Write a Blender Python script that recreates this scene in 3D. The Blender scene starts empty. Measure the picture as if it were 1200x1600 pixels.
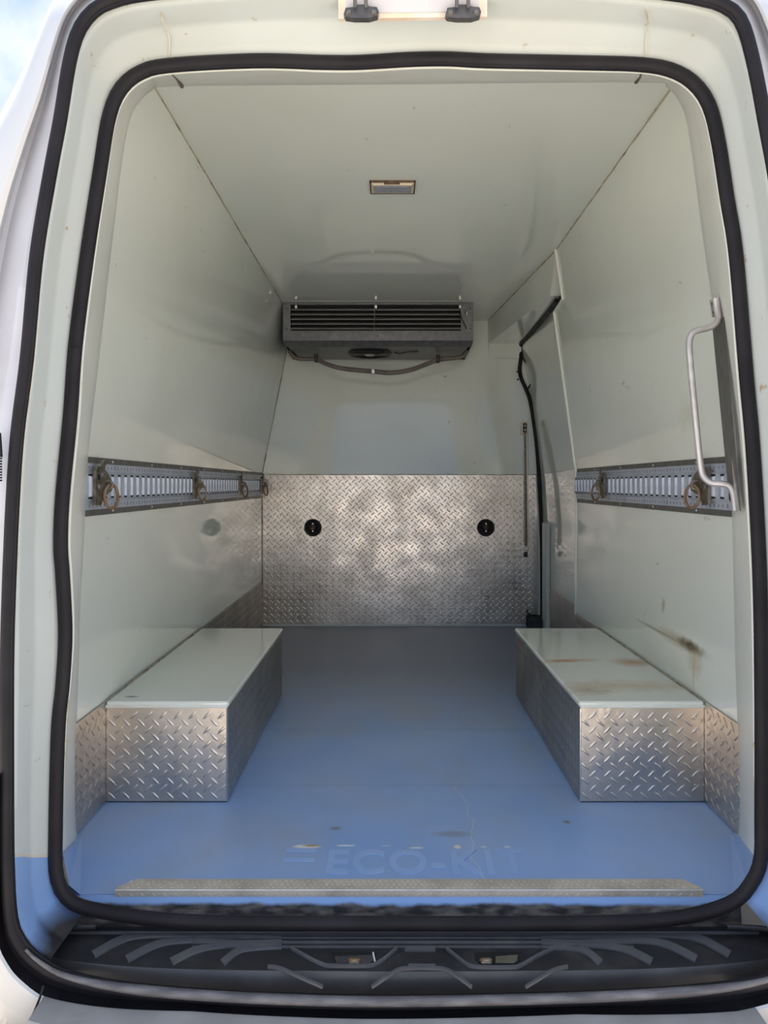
import bpy, math, random
from mathutils import Vector, Matrix, noise
random.seed(7)
SC = bpy.context.scene
COL = SC.collection
F, CX, CY, CZ = 1200.0, 608.0, 757.0, 0.835      # focal length (px), principal point, eye height over the load floor

# ---------------------------------------------------------------- camera
cam = bpy.data.cameras.new('camera'); cam_ob = bpy.data.objects.new('camera', cam); COL.objects.link(cam_ob)
cam_ob.location = (0, 0, CZ); cam_ob.rotation_euler = (math.pi/2, 0, 0)
cam.sensor_fit = 'VERTICAL'; cam.sensor_height = 36; cam.lens = F/1600*36
cam.shift_x = (600-CX)/1600; cam.shift_y = (CY-800)/1600
cam.clip_start = 0.05; cam.clip_end = 500
SC.camera = cam_ob
SC.view_settings.view_transform = 'Standard'; SC.view_settings.look = 'None'
SC.view_settings.gamma = 1; SC.view_settings.use_curve_mapping = False
SC.view_settings.exposure = 0.70

# ---------------------------------------------------------------- sky
SKY_STRENGTH = 0.88
w = bpy.data.worlds.new('sky'); SC.world = w; w.use_nodes = True
nt = w.node_tree; nt.nodes.clear()
out = nt.nodes.new('ShaderNodeOutputWorld'); bg = nt.nodes.new('ShaderNodeBackground')
tc = nt.nodes.new('ShaderNodeTexCoord')
ns = nt.nodes.new('ShaderNodeTexNoise'); ns.inputs['Scale'].default_value = 2.6; ns.inputs['Detail'].default_value = 7; ns.inputs['Roughness'].default_value = .55
rp = nt.nodes.new('ShaderNodeValToRGB')
rp.color_ramp.elements[0].position = .40; rp.color_ramp.elements[0].color = (.14, .33, .70, 1)
rp.color_ramp.elements[1].position = .62; rp.color_ramp.elements[1].color = (.88, .89, .91, 1)
nt.links.new(tc.outputs['Generated'], ns.inputs['Vector']); nt.links.new(ns.outputs['Fac'], rp.inputs['Fac'])
nt.links.new(rp.outputs['Color'], bg.inputs['Color']); bg.inputs['Strength'].default_value = SKY_STRENGTH
nt.links.new(bg.outputs['Background'], out.inputs['Surface'])

# ---------------------------------------------------------------- sun
sl = bpy.data.lights.new('sun', 'SUN'); so = bpy.data.objects.new('sun', sl); COL.objects.link(so)
sl.energy = 10.0; sl.angle = math.radians(.6); sl.color = (1, .97, .92)
sun_dir = Vector((.02, .80, 1.75))               # towards the sun: high, ahead of the van and a little to its left
so.rotation_euler = sun_dir.to_track_quat('Z', 'Y').to_euler(); so.location = (-3, 8, 12)

# ================================================================ materials
def nodes(name):
    m = bpy.data.materials.new(name); m.use_nodes = True
    t = m.node_tree; b = t.nodes['Principled BSDF']
    return m, t, b
def N(t, kind, **kw):
    n = t.nodes.new(kind)
    for k, v in kw.items():
        if k in n.inputs: n.inputs[k].default_value = v
        else: setattr(n, k, v)
    return n
def L(t, a, b): t.links.new(a, b)
def c3(c): return (c[0], c[1], c[2], 1)
def noise_fac(t, scale, lo, hi, detail=4, stretch=None, seed=0):
    tc = N(t, 'ShaderNodeTexCoord')
    mp = N(t, 'ShaderNodeMapping')
    if stretch: mp.inputs['Scale'].default_value = stretch
    mp.inputs['Location'].default_value = (seed, seed*.7, seed*.3)
    L(t, tc.outputs['Object'], mp.inputs['Vector'])
    n = N(t, 'ShaderNodeTexNoise'); n.inputs['Scale'].default_value = scale; n.inputs['Detail'].default_value = detail
    L(t, mp.outputs['Vector'], n.inputs['Vector'])
    r = N(t, 'ShaderNodeMapRange'); r.inputs['From Min'].default_value = lo; r.inputs['From Max'].default_value = hi
    L(t, n.outputs['Fac'], r.inputs['Value'])
    return r.outputs['Result']
def mix(t, fac, a, b):
    m = N(t, 'ShaderNodeMix', data_type='RGBA')
    if isinstance(fac, float): m.inputs[0].default_value = fac
    else: L(t, fac, m.inputs[0])
    for s, v in ((6, a), (7, b)):
        if isinstance(v, (tuple, list)): m.inputs[s].default_value = c3(v)
        else: L(t, v, m.inputs[s])
    return m.outputs[2]
def math_(t, op, a, b=None, clamp=False):
    m = N(t, 'ShaderNodeMath', operation=op, use_clamp=clamp)
    for i, v in enumerate((a, b)):
        if v is None: continue
        if isinstance(v, (int, float)): m.inputs[i].default_value = v
        else: L(t, v, m.inputs[i])
    return m.outputs[0]
def bump(t, b, scale, strength, dist=.002, detail=3, stretch=None, prev=None):
    f = noise_fac(t, scale, 0, 1, detail, stretch, 3)
    n = N(t, 'ShaderNodeBump'); n.inputs['Strength'].default_value = strength; n.inputs['Distance'].default_value = dist
    L(t, f, n.inputs['Height'])
    if prev: L(t, prev, n.inputs['Normal'])
    L(t, n.outputs['Normal'], b.inputs['Normal'])
    return n.outputs['Normal']
def mat(name, col, rough=.5, metal=0, col2=None, nscale=6, lo=.4, hi=.7, bscale=0, bstr=.2, bdist=.002, rough2=None, stretch=None, ior=None, coat=0):
    m, t, b = nodes(name)
    b.inputs['Base Color'].default_value = c3(col); b.inputs['Roughness'].default_value = rough; b.inputs['Metallic'].default_value = metal
    if ior: b.inputs['IOR'].default_value = ior
    if coat: b.inputs['Coat Weight'].default_value = coat; b.inputs['Coat Roughness'].default_value = .05
    if col2:
        L(t, mix(t, noise_fac(t, nscale, lo, hi, 6, stretch), col, col2), b.inputs['Base Color'])
    if rough2 is not None:
        r = N(t, 'ShaderNodeMapRange'); r.inputs['To Min'].default_value = rough; r.inputs['To Max'].default_value = rough2
        L(t, noise_fac(t, nscale*1.3, .35, .65, 5, stretch, 5), r.inputs['Value']); L(t, r.outputs['Result'], b.inputs['Roughness'])
    if bscale: bump(t, b, bscale, bstr, bdist)
    return m
def blob(t, xyz, c, r, rot=0, soft=.5, wob=.35, nscale=14):
    """0..1 mask of a noisy ellipse at c (two axes named in xyz) with radii r"""
    tc = N(t, 'ShaderNodeTexCoord'); s = N(t, 'ShaderNodeSeparateXYZ'); L(t, tc.outputs['Object'], s.inputs[0])
    a = math_(t, 'SUBTRACT', s.outputs[xyz[0]], c[0]); b = math_(t, 'SUBTRACT', s.outputs[xyz[1]], c[1])
    ca, sa = math.cos(rot), math.sin(rot)
    u = math_(t, 'ADD', math_(t, 'MULTIPLY', a, ca/r[0]), math_(t, 'MULTIPLY', b, sa/r[0]))
    v = math_(t, 'ADD', math_(t, 'MULTIPLY', a, -sa/r[1]), math_(t, 'MULTIPLY', b, ca/r[1]))
    d = math_(t, 'SQRT', math_(t, 'ADD', math_(t, 'MULTIPLY', u, u), math_(t, 'MULTIPLY', v, v)))
    n = noise_fac(t, nscale, 0, 1, 8, None, 2)
    d = math_(t, 'ADD', d, math_(t, 'MULTIPLY', math_(t, 'SUBTRACT', n, .5), wob*4))
    r_ = N(t, 'ShaderNodeMapRange'); r_.inputs['From Min'].default_value = 1+soft/2; r_.inputs['From Max'].default_value = 1-soft
    L(t, d, r_.inputs['Value'])
    return r_.outputs['Result']

WALL = (.83, .87, .805)
def panel_mat(name, blobs=(), base=WALL):
    m, t, b = nodes(name)
    c = mix(t, noise_fac(t, 2.2, .35, .75, 5), base, (base[0]*.95, base[1]*.945, base[2]*.92))
    c = mix(t, noise_fac(t, 26, .70, .80, 6, (1, .5, 1), 9), c, (.50, .45, .35))
    for (ax, cc, rr, rot, soft, wob, ns_, col, amt) in blobs:
        f = math_(t, 'MULTIPLY', blob(t, ax, cc, rr, rot, soft, wob, ns_), amt)
        c = mix(t, f, c, col)
    L(t, c, b.inputs['Base Color'])
    b.inputs['Roughness'].default_value = .065; b.inputs['IOR'].default_value = 1.7
    n1 = bump(t, b, 2.3, .35, .006, 1)
    bump(t, b, 45, .05, .001, 2, prev=n1)
    return m
X, Y, Z = 'X', 'Y', 'Z'
M = {}
M['wall'] = panel_mat('glossy white panel')
M['ceiling'] = panel_mat('glossy white ceiling panel', [((X, Y), (.30, 2.75), (.004, .75), .14, .6, .0, 5, (.86, .87, .80), .6)])
RUST, DRIP = (.10, .055, .02), (.46, .38, .20)
M['wall_right'] = panel_mat('stained white panel', [
    ((Y, Z), (2.19, .386), (.16, .018), 0, .9, .14, 26, (.34, .25, .12), .8),
    ((Y, Z), (2.12, .388), (.085, .016), 0, .6, .20, 34, RUST, 1.0),
    ((Y, Z), (2.38, .382), (.17, .005), 0, .9, .12, 30, (.30, .24, .12), .75),
    ((Y, Z), (2.09, .352), (.045, .035), 0, .9, .28, 50, DRIP, .6),
    ((Y, Z), (2.10, .315), (.0035, .045), 0, .6, .1, 30, DRIP, .6),
    ((Y, Z), (2.33, .470), (.014, .024), .3, .5, .2, 30, (.40, .37, .30), .6),
    ((Y, Z), (2.08, 1.02), (.07, .05), 0, .9, .35, 30, (.66, .63, .50), .5)])
M['box_top_left'] = panel_mat('white wheel box lid', [((X, Y), (-.69, 2.06), (.018, .008), 0, .5, .2, 30, (.10, .08, .06), .8)])
M['box_top_right'] = panel_mat('stained wheel box lid', [
    ((X, Y), (.775, 2.46), (.055, .05), .4, .9, .22, 22, (.52, .24, .05), 1.0),
    ((X, Y), (.57, 2.48), (.09, .022), .1, .9, .3, 30, (.58, .29, .07), .95),
    ((X, Y), (.68, 2.17), (.20, .05), .0, .9, .4, 24, (.60, .42, .20), .6),
    ((X, Y), (.55, 2.12), (.06, .04), .0, .9, .4, 40, (.44, .28, .12), .6)])
def door_paint():
    m, t, b = nodes('painted door frame')
    c = mix(t, noise_fac(t, 5, .35, .7, 5), (.62, .675, .66), (.59, .625, .60))
    c = mix(t, noise_fac(t, 30, .69, .76, 6, None, 4), c, (.42, .28, .14))
    L(t, c, b.inputs['Base Color']); b.inputs['Roughness'].default_value = .35
    bump(t, b, 30, .05, .001)
    return m
M['frame'] = door_paint()
M['lining'] = mat('cream white lining', (.80, .82, .76), .3, 0, (.74, .74, .66), 8, .45, .8)
M['frame_rust'] = mat('cream sealant and rust edge', (.78, .72, .58), .6, 0, (.45, .28, .14), 22, .55, .72, 40, .3)
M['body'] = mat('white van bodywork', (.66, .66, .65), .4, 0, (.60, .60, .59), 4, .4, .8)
M['body_flange'] = mat('flange paint with shading in colour', (.56, .57, .62), .3, 0, (.50, .50, .54), 8, coat=.3)  # body white turned grey: the flange's shading is put into the colour
def blue_mat(name, worn):
    m, t, b = nodes(name)
    c = mix(t, noise_fac(t, 3.2, .35, .70, 7), (.27, .43, .76), (.34, .48, .76))
    c = mix(t, math_(t, 'MULTIPLY', noise_fac(t, 6, .46, .76, 9, (1, .6, 1), 3), .6), c, (.36, .42, .52))
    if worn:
        # greyer, darker colour fading in beyond the wheel boxes
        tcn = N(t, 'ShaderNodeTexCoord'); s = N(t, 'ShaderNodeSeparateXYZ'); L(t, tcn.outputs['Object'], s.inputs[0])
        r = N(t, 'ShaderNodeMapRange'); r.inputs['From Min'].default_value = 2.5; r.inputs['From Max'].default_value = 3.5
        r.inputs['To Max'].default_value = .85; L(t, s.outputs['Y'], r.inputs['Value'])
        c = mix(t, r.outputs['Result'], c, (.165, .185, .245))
        # hairline scratch wandering over the floor towards the sill
        n = noise_fac(t, 7, 0, 1, 6, (.3, 1, 1), 6)
        xl = math_(t, 'ADD', math_(t, 'MULTIPLY', math_(t, 'SUBTRACT', s.outputs['Y'], 1.62), -.005), .208)
        xl = math_(t, 'ADD', xl, math_(t, 'MULTIPLY', math_(t, 'SUBTRACT', n, .5), .12))
        d = math_(t, 'ABSOLUTE', math_(t, 'SUBTRACT', s.outputs['X'], xl))
        r1 = N(t, 'ShaderNodeMapRange'); r1.inputs['From Min'].default_value = .0022; r1.inputs['From Max'].default_value = .0008
        L(t, d, r1.inputs['Value'])
        r2 = N(t, 'ShaderNodeMapRange'); r2.inputs['From Min'].default_value = 2.22; r2.inputs['From Max'].default_value = 2.1
        L(t, s.outputs['Y'], r2.inputs['Value'])
        c = mix(t, math_(t, 'MULTIPLY', math_(t, 'MULTIPLY', r1.outputs['Result'], r2.outputs['Result']), .55), c, (.62, .64, .66))
        for (cx, cy, rx, ry, col, am, sf) in ((-.190, 1.772, .033, .0095, (.80, .80, .76), 1, .25), (-.178, 1.776, .022, .005, (.42, .24, .10), .9, .4),
                (-.100, 1.776, .022, .004, (.80, .80, .78), 1, .3), (.062, 1.765, .018, .004, (.8, .8, .78), .9, .3), (-.008, 1.775, .012, .003, (.7, .7, .72), .7, .3),
                (.157, 1.770, .009, .010, (.78, .74, .66), 1, .3), (.150, 1.835, .045, .016, (.22, .24, .28), .6, .6), (.218, 1.770, .008, .004, (.75, .75, .75), .9, .3),
                (.272, 1.770, .008, .004, (.8, .78, .72), .9, .3), (.44, 1.90, .010, .010, (.22, .20, .18), .8, .5), (-.13, 1.865, .014, .010, (.20, .22, .28), .8, .5)):
            c = mix(t, math_(t, 'MULTIPLY', blob(t, (X, Y), (cx, cy), (rx, ry), 0, sf, .1, 90), am), c, col)
        for k in (2.13, 2.62, 3.05, 3.42):      # moulded cross lines
            d = math_(t, 'ABSOLUTE', math_(t, 'SUBTRACT', s.outputs['Y'], k))
            r1 = N(t, 'ShaderNodeMapRange'); r1.inputs['From Min'].default_value = .012; r1.inputs['From Max'].default_value = .002; r1.inputs['To Max'].default_value = .12
            L(t, d, r1.inputs['Value']); c = mix(t, r1.outputs['Result'], c, (.10, .15, .30))
    L(t, c, b.inputs['Base Color'])
    b.inputs['Roughness'].default_value = .42
    n1 = bump(t, b, 7, .2, .003, 4)
    if worn:   # fine anti-slip weave
        tcn = N(t, 'ShaderNodeTexCoord'); vo = N(t, 'ShaderNodeTexVoronoi'); vo.inputs['Scale'].default_value = 150
        vo.inputs['Randomness'].default_value = 0; L(t, tcn.outputs['Object'], vo.inputs['Vector'])
        bb = N(t, 'ShaderNodeBump'); bb.inputs['Strength'].default_value = .25; bb.inputs['Distance'].default_value = .001
        L(t, vo.outputs['Distance'], bb.inputs['Height']); L(t, n1, bb.inputs['Normal']); L(t, bb.outputs['Normal'], b.inputs['Normal'])
    return m
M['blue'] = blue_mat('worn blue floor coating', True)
M['blue_sill'] = blue_mat('blue moulded sill', False)
def sill_face():
    m, t, b = nodes('dirty blue sill face')
    tcn = N(t, 'ShaderNodeTexCoord'); s = N(t, 'ShaderNodeSeparateXYZ'); L(t, tcn.outputs['Object'], s.inputs[0])
    z = math_(t, 'ADD', s.outputs['Z'], math_(t, 'MULTIPLY', math_(t, 'SUBTRACT', noise_fac(t, 14, 0, 1, 8, (1, 1, .4)), .5), .022))
    r = N(t, 'ShaderNodeMapRange'); r.inputs['From Min'].default_value = -.010; r.inputs['From Max'].default_value = -.016
    L(t, z, r.inputs['Value'])
    dirt = mix(t, noise_fac(t, 25, .4, .75, 7, (1, 1, 3)), (.035, .035, .04), (.25, .235, .21))
    L(t, mix(t, r.outputs['Result'], (.26, .42, .74), dirt), b.inputs['Base Color'])
    b.inputs['Roughness'].default_value = .45
    bump(t, b, 40, .4, .003, 6)
    return m
M['sill_face'] = sill_face()
def rebate():
    m, t, b = nodes('painted rebate, blue coating, black base')
    tcn = N(t, 'ShaderNodeTexCoord'); s = N(t, 'ShaderNodeSeparateXYZ'); L(t, tcn.outputs['Object'], s.inputs[0])
    c = mix(t, noise_fac(t, 5, .35, .7, 5), (.62, .675, .66), (.59, .625, .60))
    c = mix(t, noise_fac(t, 30, .69, .76, 6, None, 4), c, (.42, .28, .14))
    zz = math_(t, 'ADD', s.outputs['Z'], math_(t, 'MULTIPLY', math_(t, 'SUBTRACT', s.outputs['Y'], 1.36), .48))
    zz = math_(t, 'ADD', zz, math_(t, 'MULTIPLY', math_(t, 'SUBTRACT', noise_fac(t, 12, 0, 1, 4), .5), .012))
    r0 = N(t, 'ShaderNodeMapRange'); r0.inputs['From Min'].default_value = .1815; r0.inputs['From Max'].default_value = .1795; L(t, zz, r0.inputs['Value'])
    c = mix(t, r0.outputs['Result'], c, (.64, .60, .52))
    r1 = N(t, 'ShaderNodeMapRange'); r1.inputs['From Min'].default_value = .1755; r1.inputs['From Max'].default_value = .1740; L(t, zz, r1.inputs['Value'])
    c = mix(t, r1.outputs['Result'], c, (.25, .41, .74))
    z = math_(t, 'ADD', s.outputs['Z'], math_(t, 'MULTIPLY', math_(t, 'SUBTRACT', noise_fac(t, 9, 0, 1, 5), .5), .03))
    r = N(t, 'ShaderNodeMapRange'); r.inputs['From Min'].default_value = .034; r.inputs['From Max'].default_value = .000
    L(t, z, r.inputs['Value']); L(t, mix(t, r.outputs['Result'], c, (.028, .026, .03)), b.inputs['Base Color'])
    b.inputs['Roughness'].default_value = .36; return m
M['rebate'] = rebate()
def rubber(name, c1=(.012, .011, .014), c2=(.022, .020, .024), r=.5):
    m = mat(name, c1, r, 0, c2, 9, .35, .75, 60, .08, .001, rough2=r+.15)
    m.node_tree.nodes['Principled BSDF'].inputs['Specular IOR Level'].default_value = .22
    return m
M['rubber'] = rubber('black rubber seal')
M['plastic'] = mat('black step plastic', (.026, .025, .029), .36, 0, (.065, .062, .062), 16, .5, .85, 120, .12, .001, rough2=.50)
M['plastic_rib'] = mat('pale grey tread rib plastic', (.115, .112, .12), .5, 0, (.16, .155, .155), 20, .5, .8, 150, .15, .001)  # paler copy of the step plastic for the raised ribs
M['plastic_edge'] = mat('mid grey step edge plastic', (.062, .058, .060), .42, 0, (.10, .095, .095), 12, .45, .8, 120, .12, .001)  # paler copy of the step plastic for the front edge
M['lip'] = mat('rubber lip with painted sky sheen', (.10, .095, .10), .5, 0, (.22, .21, .21), 14, .45, .75, 60, .25, .002, stretch=(1, 4, 4))  # grey stands for the sky reflected in the black lower seal
M['bumper'] = mat('dusty grey bumper plastic', (.36, .335, .315), .6, 0, (.44, .415, .39), 14, .4, .7, 160, .15, .001)
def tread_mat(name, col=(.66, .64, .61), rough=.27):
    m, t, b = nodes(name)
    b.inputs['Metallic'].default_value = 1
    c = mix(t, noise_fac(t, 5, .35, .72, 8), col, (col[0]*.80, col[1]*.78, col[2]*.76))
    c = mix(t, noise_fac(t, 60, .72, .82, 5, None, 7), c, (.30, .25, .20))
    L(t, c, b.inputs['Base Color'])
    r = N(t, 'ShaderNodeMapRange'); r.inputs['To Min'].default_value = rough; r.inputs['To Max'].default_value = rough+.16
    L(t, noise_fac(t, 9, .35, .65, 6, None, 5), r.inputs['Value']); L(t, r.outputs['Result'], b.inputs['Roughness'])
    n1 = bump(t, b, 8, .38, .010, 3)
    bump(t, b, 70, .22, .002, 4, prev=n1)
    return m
M['tread'] = tread_mat('aluminium tread plate', (.76, .69, .61))  # warm tint puts the sunlit ground's reflection into the base colour
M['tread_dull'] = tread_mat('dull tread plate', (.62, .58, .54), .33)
M['tread_sill'] = mat('worn sill tread plate', (.60, .525, .43), .5, .1, (.42, .36, .29), 12, .45, .75, 60, .3)
M['galv'] = mat('galvanised track', (.56, .60, .69), .42, .3, (.44, .48, .57), 20, .35, .7, 60, .15, .001, rough2=.5)
M['track_edge'] = mat('dull grey track edging', (.16, .155, .145), .5, .5, (.21, .20, .19), 30)
M['dark'] = mat('dark cavity', (.008, .008, .008), .8)
M['steel'] = mat('dark weathered steel', (.16, .14, .11), .42, .8, (.33, .30, .25), 60, .4, .7, 120, .3, .001)
M['rust'] = mat('rusty ring steel', (.30, .13, .055), .6, .4, (.30, .27, .20), 40, .35, .65, 200, .3, .001)
M['zinc'] = mat('bright zinc', (.72, .72, .70), .3, 1, (.55, .55, .54), 40)
M['handle'] = mat('silver painted handle tube', (.66, .63, .62), .32, .55, (.48, .44, .42), 24, .45, .75, 90, .15, .001, rough2=.45)
M['unit'] = mat('galvanised unit casing', (.155, .16, .175), .42, .5, (.225, .23, .245), 30, .35, .7, 30, .1, .001)
M['unit_dark'] = mat('shaded unit steel', (.14, .14, .15), .45, .5, (.19, .19, .20), 25)  # darker copy of the casing steel, underside shade put into its colour
M['louvre'] = mat('pale louvre blade', (.46, .45, .44), .4, .4, (.36, .35, .34), 20)
M['black'] = mat('black plastic', (.012, .012, .014), .4, 0, (.03, .03, .032), 20)
M['hose'] = mat('brown grey hose', (.20, .17, .145), .45, 0, (.13, .11, .095), 20)
M['sealant'] = mat('discoloured sealant bead', (.52, .46, .34), .6, 0, (.20, .12, .065), 18, .48, .66, 60, .4, .002)
M['foam'] = mat('yellowed foam filler', (.72, .62, .40), .8, 0, (.38, .27, .14), 40, .45, .7, 70, .6, .004)
M['white_trim'] = mat('white edge trim', (.86, .88, .82), .28, 0, (.78, .78, .68), 12)
M['peach'] = mat('stained cream mounting plate', (.78, .62, .48), .5, 0, (.86, .82, .74), 12, .4, .65, 60, .2)
M['lilac'] = mat('pale grey plate face', (.62, .61, .65), .4)
M['strap'] = mat('dark grey bracket paint', (.085, .085, .09), .35, .3, (.14, .13, .13), 40)
M['lens'] = mat('frosted lamp lens', (.30, .325, .36), .12, 0, (.24, .26, .30), 50, .4, .6, 220, .3, .001)
M['lamp_cream'] = mat('aged cream lamp housing', (.74, .64, .46), .45, 0, (.40, .27, .18), 40, .55, .7)
M['lamp_rim'] = mat('rusty lamp rim', (.13, .075, .055), .5, .3, (.24, .15, .10), 60)
M['emboss'] = mat('smooth blue embossing', (.32, .48, .80), .36, 0, (.36, .51, .80), 20)
M['ground'] = mat('pale sandy paving', (.50, .435, .36), .9, 0, (.42, .37, .31), 1.5, .35, .7, 20, .4, .01)
M['under'] = mat('dark underbody', (.05, .05, .05), .8)

# ================================================================ geometry helpers
def P(px, py, d): return ((px-CX)*d/F, d, CZ+(CY-py)*d/F)
def S(px, py, z):
    d = (CZ-z)*F/(py-CY); return ((px-CX)*d/F, d, z)
def setp(o, label=None, cat=None, group=None, kind=None):
    if label: o['label'] = label
    if cat: o['category'] = cat
    if group: o['group'] = group
    if kind: o['kind'] = kind
    return o
def me(name, v, f, m, parent=None, smooth=False, auto=None):
    d = bpy.data.meshes.new(name); d.from_pydata([tuple(p) for p in v], [], f); d.update()
    for mm in (m if isinstance(m, list) else [m]): d.materials.append(M[mm] if isinstance(mm, str) else mm)
    if smooth: d.polygons.foreach_set('use_smooth', [True]*len(d.polygons))
    o = bpy.data.objects.new(name, d); COL.objects.link(o)
    if parent: o.parent = parent
    return o
def empty(name, loc=(0, 0, 0)):
    o = bpy.data.objects.new(name, None); COL.objects.link(o); o.location = loc; o.empty_display_size = .05
    return o
def under(o, root):                      # child keeps its world place under an empty that was moved to its base
    o.parent = root; o.matrix_parent_inverse = Matrix.Translation(root.location).inverted(); return o
class MB:
    def __init__(s): s.v, s.f = [], []
    def add(s, v, f):
        n = len(s.v); s.v += [tuple(p) for p in v]; s.f += [tuple(i+n for i in q) for q in f]; return s
    def box(s, a, b, bev=0):
        (x0, y0, z0), (x1, y1, z1) = [min(p, q) for p, q in zip(a, b)], [max(p, q) for p, q in zip(a, b)]
        if bev <= 0:
            return s.add([(x, y, z) for x in (x0, x1) for y in (y0, y1) for z in (z0, z1)],
                         [(0, 1, 3, 2), (4, 6, 7, 5), (0, 4, 5, 1), (2, 3, 7, 6), (0, 2, 6, 4), (1, 5, 7, 3)])
        v, idx = [], {}
        X_, Y_, Z_ = (x0, x1), (y0, y1), (z0, z1)
        for i in (0, 1):
            for j in (0, 1):
                for k in (0, 1):
                    sx, sy, sz = (bev, -bev)[i], (bev, -bev)[j], (bev, -bev)[k]
                    idx[i, j, k, 0] = len(v); v.append((X_[i], Y_[j]+sy, Z_[k]+sz))
                    idx[i, j, k, 1] = len(v); v.append((X_[i]+sx, Y_[j], Z_[k]+sz))
                    idx[i, j, k, 2] = len(v); v.append((X_[i]+sx, Y_[j]+sy, Z_[k]))
        f = []
        for i in (0, 1):
            f.append(tuple(idx[i, j, k, 0] for j, k in ((0, 0), (0, 1), (1, 1), (1, 0))))
            f.append(tuple(idx[j, i, k, 1] for j, k in ((0, 0), (0, 1), (1, 1), (1, 0))))
            f.append(tuple(idx[j, k, i, 2] for j, k in ((0, 0), (0, 1), (1, 1), (1, 0))))
        for i in (0, 1):
            for j in (0, 1):
                f.append((idx[i, j, 0, 0], idx[i, j, 1, 0], idx[i, j, 1, 1], idx[i, j, 0, 1]))
                f.append((idx[i, 0, j, 0], idx[i, 1, j, 0], idx[i, 1, j, 2], idx[i, 0, j, 2]))
                f.append((idx[0, i, j, 1], idx[1, i, j, 1], idx[1, i, j, 2], idx[0, i, j, 2]))
                for k in (0, 1): f.append((idx[i, j, k, 0], idx[i, j, k, 1], idx[i, j, k, 2]))
        return s.add(v, f)
    def prism(s, poly, ext):              # poly: 3d points, extruded by vector ext
        n = len(poly); e = Vector(ext)
        v = [tuple(p) for p in poly]+[tuple(Vector(p)+e) for p in poly]
        return s.add(v, [tuple(range(n)), tuple(range(2*n-1, n-1, -1))]+[(i, (i+1) % n, n+(i+1) % n, n+i) for i in range(n)])
    def disc(s, c, ax, r, h, n=24, r2=None):   # cylinder from c along ax*h
        ax = Vector(ax).normalized(); u = ax.orthogonal().normalized(); w_ = ax.cross(u); c = Vector(c); r2 = r if r2 is None else r2
        v = []
        for rr, hh in ((r, 0), (r2, h)):
            for i in range(n):
                a = 2*math.pi*i/n; v.append(c+ax*hh+(u*math.cos(a)+w_*math.sin(a))*rr)
        return s.add(v, [tuple(range(n)), tuple(range(2*n-1, n-1, -1))]+[(i, (i+1) % n, n+(i+1) % n, n+i) for i in range(n)])
    def tube(s, pts, r, n=10, closed=False, caps=True, flat=1.0, up=None):
        pts = [Vector(p) for p in pts]; m = len(pts); rings = []
        prev = None
        for i, p in enumerate(pts):
            a = pts[(i-1) % m] if (closed or i > 0) else p; b = pts[(i+1) % m] if (closed or i < m-1) else p
            tn = (b-a).normalized()
            if up is not None: u = (Vector(up)-tn*tn.dot(Vector(up))).normalized()
            elif prev is None: u = tn.orthogonal().normalized()
            else: u = (prev-tn*tn.dot(prev)).normalized()
            prev = u; w_ = tn.cross(u)
            rr = r[i] if isinstance(r, (list, tuple)) else r
            rings.append([p+(u*math.cos(2*math.pi*k/n)*flat+w_*math.sin(2*math.pi*k/n))*rr for k in range(n)])
        v = [q for g in rings for q in g]; f = []
        for i in range(m if closed else m-1):
            j = (i+1) % m
            for k in range(n): f.append((i*n+k, i*n+(k+1) % n, j*n+(k+1) % n, j*n+k))
        if caps and not closed: f += [tuple(range(n-1, -1, -1)), tuple((m-1)*n+k for k in range(n))]
        return s.add(v, f)
    def torus(s, c, ax, R, r, n=28, k=8, tilt=None):
        ax = Vector(ax).normalized(); u = ax.orthogonal().normalized(); w_ = ax.cross(u); c = Vector(c)
        return s.tube([c+(u*math.cos(2*math.pi*i/n)+w_*math.sin(2*math.pi*i/n))*R for i in range(n)], r, k, True)
    def build(s, name, m, parent=None, smooth=False):
        o = me(name, s.v, s.f, m, None, smooth)
        import bmesh
        bm = bmesh.new(); bm.from_mesh(o.data); bmesh.ops.recalc_face_normals(bm, faces=bm.faces); bm.to_mesh(o.data); bm.free()
        if smooth: smooth_by_angle(o.data)
        if parent: under(o, parent)
        return o
def smooth_by_angle(d, ang=40):
    try: d.set_sharp_from_angle(angle=math.radians(ang))
    except Exception: pass
def catmull(pts, n=8, closed=False):
    out = []; m = len(pts)
    for i in range(m if closed else m-1):
        g = lambda k: pts[k % m] if closed else pts[max(0, min(m-1, k))]
        p0, p1, p2, p3 = g(i-1), g(i), g(i+1), g(i+2)
        for k in range(n):
            t = k/n; t2, t3 = t*t, t*t*t
            out.append(tuple(.5*((2*b)+(-a+c)*t+(2*a-5*b+4*c-d)*t2+(-a+3*b-3*c+d)*t3) for a, b, c, d in zip(p0, p1, p2, p3)))
    if not closed: out.append(tuple(pts[-1]))
    return out
NA = 720
def polar(loop):                          # radius of a closed star-shaped loop, seen along the van's axis, at NA even angles
    pts = catmull(loop, 10, True); out = []
    segs = [(Vector((a[0]-CX, a[1]-CY)), Vector((b[0]-CX, b[1]-CY))) for a, b in zip(pts, pts[1:]+pts[:1])]
    ang = [(math.atan2(-p.y, p.x), math.atan2(-q.y, q.x)) for p, q in segs]
    for i in range(NA):
        a = 2*math.pi*i/NA
        if a > math.pi: a -= 2*math.pi
        dx, dy = math.cos(a), -math.sin(a); best = 0
        for (p, q) in segs:
            e = q-p; den = dx*e.y-dy*e.x
            if abs(den) < 1e-9: continue
            t = (p.x*e.y-p.y*e.x)/den; u = (p.x*dy-p.y*dx)/den
            if t > 0 and -1e-6 <= u <= 1+1e-6: best = max(best, t)
        out.append(best)
    return out
def ring_pt(r, i, d):
    a = 2*math.pi*i/NA; return P(CX+math.cos(a)*r, CY-math.sin(a)*r, d)
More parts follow.
